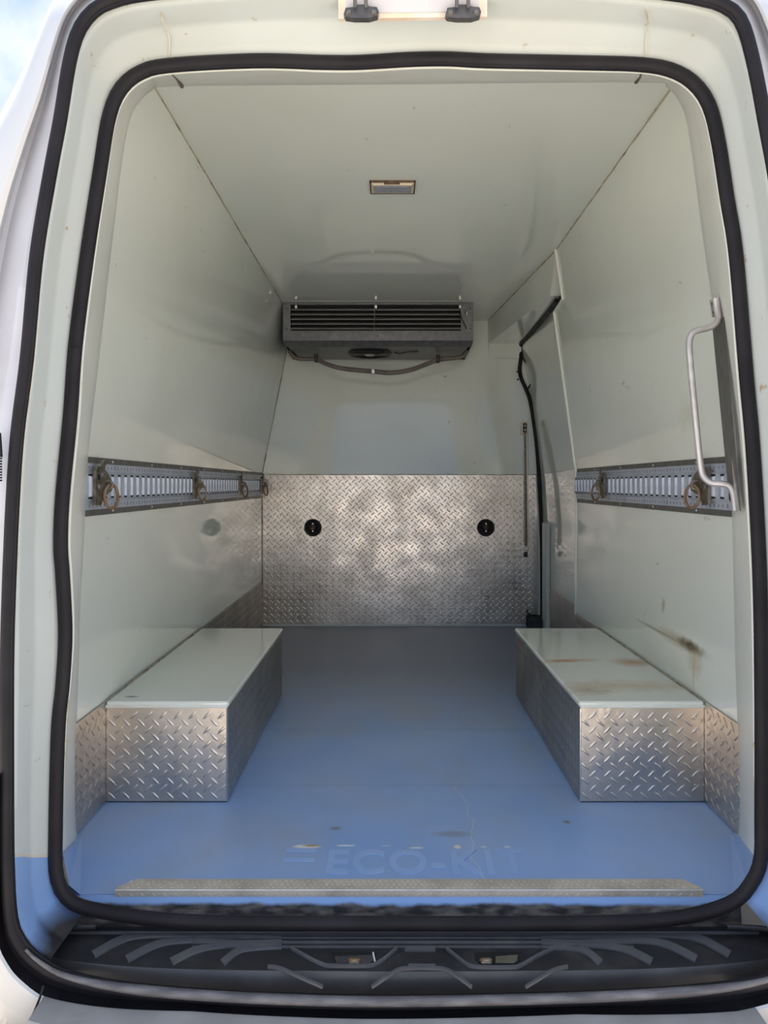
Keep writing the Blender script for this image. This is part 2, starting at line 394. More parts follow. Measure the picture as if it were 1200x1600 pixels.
def loft(name, loops, m, keep=None, kind=None, parent=None, keepf=None):
    """loops: list of (radii, depth or list of depths); keep(i) picks the angles"""
    v, f = [], []
    for (R, D) in loops:
        for i in range(NA): v.append(ring_pt(R[i], i, D[i] if isinstance(D, list) else D))
    for k in range(len(loops)-1):
        for i in range(NA):
            if keep and not keep(i): continue
            j = (i+1) % NA
            if keepf:
                rr = (loops[k][0][i]+loops[k+1][0][i])/2; a = 2*math.pi*i/NA
                if not keepf(CX+math.cos(a)*rr, CY-math.sin(a)*rr): continue
            f.append((k*NA+i, k*NA+j, (k+1)*NA+j, (k+1)*NA+i))
    used = sorted({q for t in f for q in t}); mp = {q: n for n, q in enumerate(used)}
    o = me(name, [v[q] for q in used], [tuple(mp[q] for q in t) for t in f], m, parent, True)
    smooth_by_angle(o.data, 50)
    if kind: o['kind'] = kind
    return o
deg = lambda i: (360*i/NA)

# outlines of the door opening (as seen down the van's axis)
SEAL_IN = [(95, 850), (98, 775), (110, 650), (118, 540), (136, 400), (156, 270), (170, 185), (188, 140), (220, 113), (268, 102), (400, 95), (500, 97.5), (560, 97.5), (640, 93), (700, 92),
           (760, 95), (900, 98), (1000, 101), (1050, 110), (1085, 131), (1108, 165), (1122, 220), (1136, 310), (1150, 400), (1166, 587), (1177, 712), (1187, 900),
           (1190, 1087), (1190, 1280), (1189, 1340), (1175, 1378), (1140, 1412), (1050, 1435), (900, 1442), (600, 1443), (300, 1440), (150, 1422), (105, 1403), (88, 1365), (87, 1300),
           (89, 1200), (92, 1125), (98, 1068), (102, 990), (98, 900)]
JAMB_IN = [(122, 1310), (124, 1000), (131, 850), (138, 712), (155, 560), (173, 400), (190, 260), (200, 200), (213, 166), (238, 142), (275, 135), (600, 132), (1000, 129), (1042, 138), (1064, 165),
           (1078, 220), (1102, 400), (1126, 560), (1140, 712), (1148, 1000), (1152, 1305), (1100, 1305), (640, 1305), (180, 1310)]
SEAL_OUT = [(13, 950), (19, 800), (27, 680), (42, 560), (57, 400), (79, 267), (94, 187), (108, 100), (122, 50), (145, 18), (175, 2), (230, -10), (400, -26), (640, -34), (900, -26), (1050, -10),
            (1095, -2), (1130, 8), (1158, 33), (1178, 100), (1197, 200), (1211, 277), (1228, 400), (1246, 600), (1256, 800), (1263, 1000), (1266, 1200), (1266, 1400), (1255, 1465), (1236, 1503),
            (1205, 1530), (1100, 1548), (900, 1560), (620, 1566), (450, 1563), (300, 1555), (180, 1543), (100, 1525), (60, 1503), (35, 1478), (18, 1440), (12, 1350), (11, 1200), (11, 1050)]
RI, RJ, RO = polar(SEAL_IN), polar(JAMB_IN), polar(SEAL_OUT)
DI, DO = 1.50, 1.36
def jamb_depth(i):                        # where the lining meets the inner wall panels
    x, _, z = ring_pt(RJ[i], i, 1.0); z -= CZ; c = [1.86]
    if z > .05: c.append((1.80-CZ)/z)
    if x < -.1: c.append(min(.748/-x, .7609/(-x+.1989*z)) if z > 0 else .748/-x)
    if x > .1: c.append(min(.832/x, .8425/(x+.1622*z)) if z > 0 else .832/x)
    return max(1.70, min(c))
DJ = [jamb_depth(i) for i in range(NA)]
dl = lambda A, k: [a+k for a in A]
low = lambda i: 180+48.6 < deg(i) < 360-45.6          # the lower, blue part of the opening
up = lambda i: not low(i)
lerp = lambda A, B, t: [a+(b-a)*t for a, b in zip(A, B)]
off = lambda A, k: [a+(k[i] if isinstance(k, list) else k) for i, a in enumerate(A)]

# ================================================================ the van's shell
ZB = .90; ZC = 1.80; D0, D1 = 1.72, 4.53
def xl(z): return -.748 if z <= ZB else -.748+(z-ZB)*.179/.9
def xr(z): return .832 if z <= ZB else .832-(z-ZB)*.146/.9
# floor
fv = [(-.66, 1.56, 0), (.735, 1.56, 0), (.83, 1.85, 0), (.95, 1.85, 0), (.95, D1, 0), (-.76, D1, 0), (-.76, 1.85, 0)]
floor = me('floor', [(-.655, 1.565, 0), (.725, 1.565, 0), (.84, 1.86, 0), (.84, 3.38, 0), (.97, 3.38, 0), (.97, 4.55, 0), (-.77, 4.55, 0), (-.77, 1.86, 0)], [tuple(range(8))], 'blue')
setp(floor, 'worn blue load floor', kind='structure')
nose = MB(); prof = [(1.575, 0), (1.562, -.001), (1.554, -.006), (1.551, -.014), (1.549, -.034), (1.545, -.06)]
v = []
for (y, z) in prof: v += [(-.66+ (0 if z > -.01 else .02), y, z), (.73-(0 if z > -.01 else .02), y, z)]
nose.add(v, [(2*i, 2*i+1, 2*i+3, 2*i+2) for i in range(len(prof)-1)])
nose.build('floor_nose', 'sill_face', floor, True)
# raised lettering on the floor
def text_obj(name, s, size, loc, m, parent, depth=.0006):
    c = bpy.data.curves.new(name, 'FONT'); c.body = s; c.size = size; c.extrude = depth; c.bevel_depth = .0005; c.offset = .0025; c.space_character = 1.12
    o = bpy.data.objects.new(name, c); COL.objects.link(o); bpy.context.view_layer.update()
    md = bpy.data.meshes.new_from_object(o); bpy.data.objects.remove(o); md.materials.clear(); md.materials.append(M[m])
    o = bpy.data.objects.new(name, md); COL.objects.link(o)
    xs = [q.co.x for q in md.vertices]; ys = [q.co.y for q in md.vertices]
    return o, min(xs), max(xs), min(ys), max(ys)
lt, a0, a1, b0, b1 = text_obj('embossed_lettering', 'ECO-KIT', .12, None, 'emboss', floor)
x0, x1 = -.137, .305; y0, y1 = 1.645, 1.755
for q in lt.data.vertices: q.co = (x0+(q.co.x-a0)*(x1-x0)/(a1-a0), y0+(q.co.y-b0)*(y1-y0)/(b1-b0), q.co.z+.0004)
lt.parent = floor
bars = MB()
for yy in (1.700, 1.745): bars.box((-.235, yy, 0), (-.165, yy+.016, .0014), .0004)
bars.build('embossed_bars', 'emboss', floor)

# left wall
def wall_strip(name, rows, m, kind='structure'):   # rows: list of (x, z, y0, y1)
    v = []; f = []
    for (x, z, a, b) in rows: v += [(x, a, z), (x, b, z)]
    for i in range(len(rows)-1): f.append((2*i, 2*i+1, 2*i+3, 2*i+2))
    o = me(name, v, f, m); o['kind'] = kind; return o
wl = wall_strip('wall_left', [(xl(z), z, D0, D1) for z in (0, .3, .6, .9, 1.2, 1.5, 1.8)], 'wall')
# right wall ends at the side door
edge = [(0, 3.41), (.40, 3.405), (.78, 3.395), (.90, 3.41), (1.165, 3.38), (1.585, 3.34), (1.60, 3.16), (1.80, 3.15)]
wr = wall_strip('wall_right', [(xr(z), z, D0, y) for z, y in edge], 'wall_right')
ret = MB()
ev = [(xr(z), y, z) for z, y in edge if z <= 1.59]
ret.add(ev+[(x+.11, y+.01, z) for x, y, z in ev], [(i, i+1, len(ev)+i+1, len(ev)+i) for i in range(len(ev)-1)])
under(me('door_reveal', ret.v, ret.f, 'frame'), wr) if False else ret.build('door_reveal', 'frame', wr)
tr = MB().tube([(xr(z)-.003, y+.002, z) for z, y in [(0.26, 3.408)]+edge[1:]], .0062, 8)
setp(tr.build('trim_1', 'white_trim', None, True), 'thin white edge trim down the side door opening', kind='structure')
# back wall
back = me('wall_back', [(-.755, D1, 0), (.93, D1, 0), (.93, D1, .9), (.80, D1, 1.8), (-.565, D1, 1.8), (-.755, D1, .9)], [tuple(range(6))], 'wall')
back['kind'] = 'structure'
bp = MB().box((.583, 4.505, 1.575), (.777, 4.531, 1.665), .003).build('cover_panel', 'wall', back)
# ceiling
ceil = me('ceiling', [(-.575, D0, ZC), (.69, D0, ZC), (.69, 3.16, ZC), (.82, 3.16, ZC), (.82, D1, ZC), (-.575, D1, ZC)], [tuple(range(6))], 'ceiling')
ceil['kind'] = 'structure'
# header boxing over the side door
A, B, C_, Dd = (.688, 3.15, 1.80), (.581, D1, 1.80), (.583, D1, 1.664), (.693, 3.31, 1.648)
A2 = (.70, 3.16, 1.60)
E, G = (.785, D1, 1.664), (.752, 3.50, 1.650)
hd = me('trim_2', [A, B, C_, Dd, E, G, (.735, 3.31, 1.648), (.83, 3.15, 1.8), (.83, D1, 1.8)],
        [(0, 1, 2, 3), (3, 2, 4, 5, 6), (5, 4, 8, 7, 6), (0, 3, 6, 7)], 'wall'); setp(hd, 'white boxed header over the side door', kind='structure')
# sliding side door (its inner face)
DP = [(.905, 0), (.905, .60), (.893, .85), (.868, 1.09), (.832, 1.37), (.79, 1.57), (.775, 1.68)]
dv = [(x, 3.36, z) for x, z in DP]+[(x, 4.56, z) for x, z in DP]; n = len(DP)
door = me('door_1', dv, [(i, i+1, n+i+1, n+i) for i in range(n-1)], 'wall', None, True); setp(door, 'white sliding side door, closed, seen from inside', kind='structure')
MB().box((.8965, 3.36, 0), (.9045, 4.27, .255), .002).build('kick_plate', 'tread_dull', door)
MB().box((.880, 4.30, 0), (.904, 4.42, .62), .006).build('door_post', 'frame', door)
# sealing strip at the front end of the side door
sp = [P(x, y, 4.50) for x, y in ((814, 538), (814, 558), (812, 575), (814, 590), (821, 606), (828, 625), (834, 660), (839, 700), (843, 760), (846, 830), (847, 900), (847, 962))]
st = [(.735, 3.36, 1.640), (.745, 3.55, 1.641), (.765, 4.1, 1.652)]
ss = MB().tube(catmull(st+sp, 6), .012, 10, flat=.9)
sd = ss.build('side_door_seal', 'rubber', None, True)
setp(sd, 'black rubber seal around the side door opening beside the bulkhead', 'seal')
s2 = MB().tube(catmull([P(x, y, 4.47) for x, y in ((815, 556), (821, 566), (829, 577), (832, 588), (829, 600), (823, 610))], 6), .004, 8)
s2.build('seal_reflection', 'rubber', sd, True)  # thin black tube drawn as the seal's reflection in the door
for k, (x, y) in enumerate(((814, 571), (811, 581), (812, 593))):
    MB().disc(P(x-3, y, 4.49), (0, -1, 0), .0055, .006, 10).build('clip', 'black', sd)
# solid dark block put in for the step notch's darkness, left of the door seal
sw = MB().box((.805, 4.40, 0.0), (.90, 4.526, .062), .004).build('dark_notch_fill', 'under', back)
MB().tube([(.812, 4.515, .062), (.812, 4.515, .10), (.82, 4.50, .07), (.885, 4.50, .066)], .003, 6).build('cable', 'black', back)

# sealant beads in the corners
def bead(name, pts, r=.0027, seg=40):
    v = []
    for a, b in zip(pts, pts[1:]):
        for k in range(seg):
            q = Vector(a).lerp(Vector(b), k/seg); v.append(q+Vector((random.uniform(-.001, .001), 0, random.uniform(-.001, .001))))
    v.append(Vector(pts[-1])); 
    rr = [r*random.uniform(.6, 1.25) for _ in v]
    o = MB().tube(v, rr, 6).build(name, 'sealant', None, True); setp(o, kind='structure'); return o
bead('trim_3', [(-.569, 1.86, 1.799), (-.569, 4.52, 1.799)])['label'] = 'brown stained sealant line along left ceiling corner'
bead('trim_4', [(.686, 1.86, 1.799), (.686, 3.15, 1.799), (.581, 4.52, 1.799)])['label'] = 'brown stained sealant line along right ceiling corner'
bead('trim_5', [(-.748, 4.526, 0), (-.748, 4.526, .9), (-.58, 4.526, 1.74)], .003)['label'] = 'sealant line in the back left corner'
bead('trim_6', [(-.71, 4.527, .893), (.89, 4.527, .893)], .0022)['label'] = 'dark joint along the top of the bulkhead tread plate'

# ---------------------------------------------------------------- tread plate with raised lugs
def tread(name, o, u, v, W, H, parent, m='tread', pitch=.0385, seam=0, phase=(.3, .4)):
    """flat plate at o spanned by unit u,v; lugs stand on the side u x v"""
    o, u, v = Vector(o), Vector(u).normalized(), Vector(v).normalized(); nrm = u.cross(v).normalized()
    pl = MB(); th = .0025
    pl.add([o, o+u*W, o+u*W+v*H, o+v*H, o-nrm*th, o+u*W-nrm*th, o+u*W+v*H-nrm*th, o+v*H-nrm*th], [(0, 1, 2, 3), (4, 7, 6, 5), (0, 4, 5, 1), (1, 5, 6, 2), (2, 6, 7, 3), (3, 7, 4, 0)])
    po = pl.build(name, m, parent)
    vs, fs = [], []
    Lh, Wh, hh = .0165, .0036, .0022
    nx, ny = int(W/pitch)+2, int(H/pitch)+2
    for j in range(-1, ny):
        for i in range(-1, nx):
            for k in (0, 1):
                cx = (i+phase[0]+k*.5)*pitch; cy = (j+phase[1]+k*.5)*pitch
                a = math.radians(-45 if k == 0 else 45); du, dv = math.cos(a), math.sin(a)
                if cx-Lh*.62 < .001 or cx+Lh*.62 > W-.001 or cy-Lh*.62 < .001 or cy+Lh*.62 > H-.001: continue
                def q(s, t, h): return o+u*(cx+du*s-dv*t)+v*(cy+dv*s+du*t)+nrm*h
                b = len(vs)
                vs.extend([q(-Lh, 0, 0), q(-Lh*.4, -Wh, 0), q(Lh*.4, -Wh, 0), q(Lh, 0, 0), q(Lh*.4, Wh, 0), q(-Lh*.4, Wh, 0), q(-Lh*.6, 0, hh), q(Lh*.6, 0, hh)])
                fs.extend([(b, b+1, b+6), (b+1, b+2, b+7, b+6), (b+2, b+3, b+7), (b+3, b+4, b+7), (b+4, b+5, b+6, b+7), (b+5, b, b+6)])
    lo = me('raised_lugs', vs, fs, m, None, True); lo['kind'] = 'stuff'; lo.parent = po
    lo.matrix_parent_inverse = Matrix.Translation(parent.location).inverted() if parent and parent.type == 'EMPTY' else Matrix()
    lo.matrix_parent_inverse = Matrix()
    return po
tread('bulkhead_plate', (-.742, 4.524, .012), (1, 0, 0), (0, 0, 1), 1.617, .878, back, 'tread')
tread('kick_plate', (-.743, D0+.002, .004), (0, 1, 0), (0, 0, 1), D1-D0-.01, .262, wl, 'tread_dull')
# right-hand wall plate: normal must face -x -> u = -y
tread('kick_plate', (.827, 3.40, .004), (0, -1, 0), (0, 0, 1), 3.40-D0-.002, .262, wr, 'tread')

# ---------------------------------------------------------------- wheel boxes
def wheel_box(xw, xi, label, lid):
    s = 1 if xi > xw else -1
    r = empty('wheel_box', ((xw+xi)/2, 2.5, 0)); setp(r, label, 'wheel box', 'wheel arch boxes')
    y0, y1, h = 2.016, 3.04, .262
    MB().box((xw+s*.008, y0+.004, .001), (xi-s*.004, y1, h-.008)).build('core', 'under', r)
    xa, xb = (xw+s*.006, xi) if s > 0 else (xi, xw+s*.006)
    fp = tread('front_plate', (xa, y0, .004), (1, 0, 0), (0, 0, 1), xb-xa, h-.014, r, 'tread', phase=(.35, .35))
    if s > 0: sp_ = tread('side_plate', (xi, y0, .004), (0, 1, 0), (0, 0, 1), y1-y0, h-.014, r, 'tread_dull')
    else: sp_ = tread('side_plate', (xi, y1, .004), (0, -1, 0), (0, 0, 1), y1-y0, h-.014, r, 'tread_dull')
    MB().box((xw+s*.006, y0-.004, h-.012), (xi+s*.004, y1+.002, h+.004), .004).build('lid', lid, r)
    MB().tube([(xw+s*.006, y0-.0035, h-.0085), (xi+s*.002, y0-.0035, h-.0085)], .0045, 8).build('edge_trim', 'white_trim', r, True)
    rx = xw+s*.028
    for z in (.045, .222): MB().disc((rx, y0-.0001, z), (0, -1, 0), .0045, .0025, 14, .003).build('rivet', 'zinc', r, True)
    MB().tube([(xi, y0-.001, .004), (xi, y0-.001, h-.015)], .0022, 6).build('corner_edge', 'zinc', r, True)
    # dirty sealant along wall and lid
    pts = [(xw+s*.006, y0+k*(y1-y0)/30, h+.004) for k in range(31)]
    MB().tube(pts, [.0025*random.uniform(.7, 1.4) for _ in pts], 6).build('sealant_joint', 'sealant', r, True)
    return r
wheel_box(-.748, -.425, 'tread plate wheel box with clean white lid on the left', 'box_top_left')
wheel_box(.832, .502, 'tread plate wheel box with rust stained white lid on the right', 'box_top_right')

# ---------------------------------------------------------------- lashing track on each wall
def track(xw, s, y0, y1, label):
    r = empty('lashing_track', (xw, (y0+y1)/2, .83)); setp(r, label, 'lashing track', 'lashing tracks on the side walls')
    Z0, Z1 = .756, .904
    X_ = lambda w_: xw+s*w_
    MB().box((X_(.0005), y0, Z0), (X_(.0025), y1, Z0+.018)).build('edging', 'track_edge', r)
    MB().box((X_(.0005), y0, Z1-.018), (X_(.0025), y1, Z1)).build('edging', 'track_edge', r)
    # pressed profile of the rail
    pr = [(.002, Z0+.016), (.006, Z0+.016), (.006, Z0+.036), (.0125, Z0+.043), (.0125, Z1-.043), (.006, Z1-.036), (.006, Z1-.016), (.002, Z1-.016)]
    v = []; 
    for w_, z in pr: v += [(X_(w_), y0, z), (X_(w_), y1, z)]
    k = len(pr); f = [(2*i, 2*i+1, 2*i+3, 2*i+2) for i in range(k-1)]
    MB().add(v, f).build('rail', 'galv', r)
    # slot rungs: pressed bands with an opening at each end
    protos = {}
    rung = MB(); hz = .026; wd = .0085
    rung.add([(0, -wd, -hz), (0, wd, -hz), (s*.006, -wd*.7, -hz+.002), (s*.006, wd*.7, -hz+.002), (s*.006, -wd*.7, hz-.002), (s*.006, wd*.7, hz-.002), (0, -wd, hz), (0, wd, hz)],
             [(0, 1, 3, 2), (2, 3, 5, 4), (4, 5, 7, 6), (0, 2, 4, 6), (1, 7, 5, 3)])
    ro = rung.build('rung', 'galv', r)
    slot = MB().box((0, -.0105, -.0022), (s*.0006, .0105, .0022)); sl_ = slot.build('slot', 'dark', r)
    gap = MB().box((0, -.0035, -.024), (s*.0005, .0035, .024)); 
    y = y0+.035; first = True; cells = []
    while y < y1-.02: cells.append(y); y += .0508
    for y in cells:
        if first: a, b1_, b2 = ro, sl_, sl_.copy(); COL.objects.link(b2)
        else:
            a, b1_, b2 = ro.copy(), sl_.copy(), sl_.copy()
            for q in (a, b1_, b2): COL.objects.link(q)
        for q, z in ((a, .83), (b1_, .83+.0285), (b2, .83-.0285)):
            q.parent = r; q.matrix_parent_inverse = Matrix.Translation(r.location).inverted(); q.location = (X_(.0128), y, z)
        first = False
    mk = MB()
    y = y0+.02; i = 0
    while y < y1:
        for z in (Z0+.026, Z1-.026):
            hh = .0055 if i % 4 == 0 else .0032
            mk.box((X_(.0058), y, z-hh), (X_(.0064), y+.0022, z+hh))
        y += .0254; i += 1
    q = mk.build('slit_marks', 'dark', r); q['kind'] = 'stuff'
    y = y0+.22
    while y < y1:
        for z in (Z0+.009, Z1-.009): MB().disc((X_(.0025), y, z), (s, 0, 0), .0045, .002, 10, .003).build('rivet', 'zinc', r)
        y += .34
    return r
track(-.748, 1, 1.853, 4.50, 'pale galvanised lashing track with slots along the left wall')
track(.832, -1, 1.853, 3.39, 'pale galvanised lashing track on the right wall behind the grab handle')

def ring_fitting(xw, s, y, label, group, sc=1.0):
    r = empty('ring_fitting', (xw+s*.02, y, .84)); setp(r, label, 'lashing ring', group)
    X_ = lambda w_: xw+s*w_
    poly = [(y-.055, .785), (y-.055, .868), (y-.040, .880), (y+.004, .876), (y+.050, .850), (y+.056, .820), (y+.030, .812), (y+.004, .806), (y-.022, .782)]
    MB().prism([(X_(.0195), a, b) for a, b in poly], (s*.007, 0, 0)).build('plate', 'steel', r)
    MB().prism([(X_(.0265), y-.040, .866), (X_(.0265), y-.012, .870), (X_(.0265), y+.006, .898), (X_(.0265), y-.016, .896)], (s*.006, 0, 0)).build('latch_tongue', 'steel', r)
    MB().disc((X_(.0265), y-.012, .860), (s, 0, 0), .0075, .004, 14, .005).build('rivet', 'lip', r, True)
    MB().disc((X_(.0265), y-.036, .830), (s, 0, 0), .0075, .004, 14, .005).build('rivet', 'lip', r, True)
    MB().prism([(X_(.0262), y-.044, .846), (X_(.0262), y-.028, .846), (X_(.0262), y-.028, .860), (X_(.0262), y-.044, .860)], (s*.001, 0, 0)).build('slot', 'dark', r)
    MB().torus((X_(.030), y+.012, .834), (.2*s, -1, .0), .011, .0045, 18, 8).build('ring_loop', 'steel', r, True)
    rg = MB().torus((X_(.038), y+.018, .804), (s, -.24, .05), .030, .0040)
    rg.build('ring', 'rust', r, True)
    return r
for (y, lab) in ((1.945, 'rusty lashing ring on the left track, nearest the doorway'), (2.90, 'rusty lashing ring on the left track, second from the doorway'),
                 (3.77, 'dark lashing ring on the left track, third from the doorway'), (4.40, 'dark lashing ring on the left track, in the bulkhead corner')):
    ring_fitting(-.748, 1, y, lab, 'lashing rings on the tracks')
for (y, lab) in ((2.935, 'rusty lashing ring on the right track, further from the doorway'), (1.995, 'rusty lashing ring on the right track behind the grab handle')):
    ring_fitting(.832, -1, y, lab, 'lashing rings on the tracks')

# ---------------------------------------------------------------- flush tie-down points in the bulkhead plate
for (px, lab) in ((489, 'round black recessed tie-down in the bulkhead plate, left one'), (759, 'round black recessed tie-down in the bulkhead plate, right one')):
    c = P(px, 824.5, D1-.006); x, z = c[0], c[2]; yy = 4.5235
    r = empty('recessed_tie_down', (x, yy, z)); setp(r, lab, 'tie-down point', 'recessed tie-downs on the bulkhead')
    MB().torus((x, yy-.002, z), (0, 1, 0), .046, .006, 36, 8).build('rim', 'black', r, True)
    MB().disc((x, yy, z), (0, -1, 0), .046, .0036, 32).build('cup', 'dark', r)
    MB().box((x-.006, yy-.010, z-.022), (x+.006, yy-.002, z+.026), .002).build('bar', 'lamp_rim', r)
    MB().torus((x, yy-.010, z+.004), (0, 1, .0), .013, .003, 20, 6).build('ring', 'lamp_rim', r, True)
    MB().disc((x, yy-.010, z+.024), (0, -1, 0), .004, .003, 10).build('screw', 'zinc', r)
    MB().disc((x, yy-.010, z-.020), (0, -1, 0), .004, .003, 10).build('screw', 'zinc', r)

# ---------------------------------------------------------------- upright strap rod on the bulkhead
x, yy = .798, 4.52
r = empty('upright_rod', (x, yy, .45)); setp(r, 'slim dark steel rod standing upright on the bulkhead beside the side door', 'rod')
MB().box((x-.026, yy-.004, 1.125), (x+.018, yy+.008, 1.203), .003).build('bracket', 'peach', r)
MB().box((x-.011, yy-.020, 1.140), (x+.008, yy-.004, 1.195), .004).build('lock', 'black', r)
MB().disc((x-.002, yy-.020, 1.180), (0, -1, 0), .004, .003, 10).build('screw', 'zinc', r)
MB().disc((x-.002, yy-.020, 1.155), (0, -1, 0), .004, .003, 10).build('screw', 'zinc', r)
MB().tube([(x, yy-.014, 1.14), (x+.006, yy-.014, .47)], .0065, 8).build('rod', 'steel', r, True)
MB().tube([(x+.010, yy-.012, 1.13), (x+.018, yy-.012, .47)], .0042, 8).build('rod', 'zinc', r, True)
MB().box((x-.006, yy-.018, .448), (x+.022, yy+.002, .478), .003).build('foot_clip', 'zinc', r)
MB().box((x-.006, yy-.008, .408), (x+.016, yy+.002, .438), .002).build('foot_plate', 'black', r)

# ---------------------------------------------------------------- evaporator (cooling) unit under the ceiling
r = empty('cooling_unit', (-.06, 4.07, 1.80)); setp(r, 'dark grey ceiling cooling unit with slatted grille above the bulkhead', 'cooling unit')
ux0, ux1, uy0, uy1, ut, ug = -.563, .445, 4.07, 4.50, 1.797, 1.650
sh = MB()                                             # casing as side profile, front left open for the grille
bz = 1.585
for a in (ux0, ux1-.004): sh.prism([(a, uy0, ut), (a, uy0, bz+.015), (a, uy0+.03, bz), (a, uy1, bz-.018), (a, uy1, ut)], (.004, 0, 0))
sh.build('side_panel', 'unit', r)
MB().box((ux0, uy1-.01, bz-.018), (ux1, uy1, ut)).build('rear_panel', 'dark', r)
MB().box((ux0, uy0+.002, ut-.008), (ux1, uy1, ut)).build('top_flange', 'unit', r)
MB().prism([(ux0+.004, uy0-.002, ug), (ux0+.004, uy0-.004, ug-.053), (ux0+.004, uy0+.008, ug-.056), (ux0+.004, uy0+.008, ug)], (ux1-ux0-.008, 0, 0)).build('front_band', 'unit', r)
MB().prism([(ux0+.006, uy0-.002, ug-.053), (ux0+.006, uy0+.045, bz-.012), (ux0+.006, uy0+.045, bz-.004), (ux0+.006, uy0+.002, ug-.045)], (ux1-ux0-.012, 0, 0)).build('lower_band', 'unit', r)
MB().prism([(ux0+.02, uy0+.045, bz-.012), (ux0+.05, uy1-.01, bz-.020), (ux1-.05, uy1-.01, bz-.020), (ux1-.02, uy0+.045, bz-.012)], (0, 0, .006)).build('drip_tray', 'unit_dark', r)
for a, b in ((ux0+.004, ux0+.040), (ux1-.064, ux1-.004)):
    MB().box((a, uy0, ug), (b, uy0+.004, ut-.01)).build('end_plate', 'unit', r)
gx0, gx1 = ux0+.040, ux1-.064
MB().box((gx0, uy0+.07, ug), (gx1, uy0+.074, ut-.01)).build('coil', 'dark', r)
lp = None
for k in range(5):
    z = CZ+(CY-(483.5+7.4*k))*uy0/F
    mb = MB().prism([(gx0, uy0+.004, z), (gx0, uy0+.007, z-.0035), (gx0, uy0+.034, z+.010), (gx0, uy0+.031, z+.0135)], (gx1-gx0, 0, 0))
    mb.build('louvre', 'louvre', r)
MB().tube([(-.078, uy0, ug), (-.078, uy0, ut-.01)], .0012, 6).build('wire', 'louvre', r)
for xx in (gx0+.03, -.07, gx1-.005): MB().box((xx-.006, uy0-.003, ut-.030), (xx+.006, uy0+.003, ut-.012), .001).build('grille_clip', 'zinc', r)
MB().disc((ux1-.036, uy0, ut-.052), (0, -1, 0), .010, .006, 14).build('bolt_head', 'black', r, True)
MB().box((ux1-.037, uy0-.010, ut-.064), (ux1-.031, uy0-.005, ut-.046), .001).build('bolt_pin', 'zinc', r)
MB().tube([(gx1-.006, uy0+.002, ut-.05), (gx1+.006, uy0-.004, ut-.09), (gx1+.03, uy0-.004, ug+.008)], .004, 6).build('lead', 'black', r)
for xx, zz in ((ux0+.02, ut-.03), (ux0+.02, ug+.01), (ux1-.015, ut-.03), (ux1-.015, ug+.01), (-.06, ug-.03)):
    MB().disc((xx, uy0-.0025 if zz < ug else uy0, zz), (0, -1, 0), .004, .0025, 10).build('screw', 'black', r)
# fan in the underside
fc = Vector((-.108, uy0+.215, bz-.0175))
MB().disc(fc, (0, 0, -1), .128, .008, 36, .120).build('fan_ring', 'black', r, True)
MB().disc(fc+Vector((0, 0, -.008)), (0, 0, -1), .028, .006, 18, .024).build('fan_hub', 'louvre', r, True)
fg = MB()
for R in (.045, .062, .079, .096, .112): fg.torus(fc+Vector((0, 0, -.010)), (0, 0, 1), R, .0018, 28, 5)
fg.build('fan_guard', 'black', r)
for a in range(4):
    q = fc+Vector((math.cos(a*math.pi/2+.78), math.sin(a*math.pi/2+.78), 0))*.128
    MB().disc(q, (0, 0, -1), .012, .006, 10).build('fan_lug', 'black', r)
MB().tube(catmull([(.03, 4.26, bz-.018), (.06, 4.25, bz-.026), (.10, 4.24, bz-.020), (.16, 4.23, bz-.018)], 5), .004, 6).build('fan_lead', 'black', r, True)
for dz in (0,):
    hp = [P(x_, y_, 4.30) for x_, y_ in ((452, 548), (462, 559), (478, 561), (494, 562), (515, 571), (540, 577), (583, 581), (610, 583), (640, 579), (665, 570), (684, 563), (704, 560), (722, 557), (730, 548))]
    hose = MB().tube(catmull(hp, 6), .0115, 10).build('drain_hose', 'hose', r, True)
MB().tube(catmull([(a, b-.009, c+.008) for a, b, c in hp[3:12]], 6), .006, 8).build('drain_hose', 'hose', r, True)
for i in (3, 10):
    a, b, c = hp[i]; MB().box((a-.010, b-.017, c-.015), (a+.010, b+.012, c+.030), .003).build('hose_clip', 'black', r)
a, b, c = hp[6]; MB().box((a-.010, b-.018, c-.012), (a+.010, b+.012, c+.013), .003).build('hose_clip', 'zinc', r)
MB().tube([(a, b+.004, c), (a, 4.524, c)], .004, 6).build('clip_stem', 'zinc', r)

# ---------------------------------------------------------------- interior lamp
d_ = .965*F
lx0, lx1, ly0, ly1 = -.062, .084, 2.435, 2.535
r = empty('ceiling_lamp', (.011, 2.485, 1.80)); setp(r, 'small rectangular lamp with rusty rim in the white ceiling', 'lamp')
rim = MB()
for a, b in (((lx0, ly0), (lx1, ly0+.004)), ((lx0, ly1-.004), (lx1, ly1)), ((lx0, ly0), (lx0+.004, ly1)), ((lx1-.004, ly0), (lx1, ly1))):
    rim.box((a[0], a[1], 1.793), (b[0], b[1], 1.7995))
rim.build('rim', 'lamp_rim', r)
hs = MB(); i0 = (lx0+.004, lx1-.004, ly0+.004, ly1-.004); j0 = (lx0+.013, lx1-.013, ly0+.008, ly0+.060)
hs.add([(i0[0], i0[2], 1.794), (i0[1], i0[2], 1.794), (i0[1], i0[3], 1.794), (i0[0], i0[3], 1.794), (j0[0], j0[2], 1.786), (j0[1], j0[2], 1.786), (j0[1], j0[3], 1.786), (j0[0], j0[3], 1.786)],
       [(0, 1, 5, 4), (1, 2, 6, 5), (2, 3, 7, 6), (3, 0, 4, 7), (0, 1, 2, 3)])
hs.build('housing', 'lamp_cream', r)
MB().box((j0[0], j0[2], 1.781), (j0[1], j0[3], 1.787), .002).build('lens', 'lens', r, True)
MB().box((-.016, ly0+.001, 1.788), (.034, ly0+.0075, 1.7935), .001).build('switch', 'lamp_rim', r)

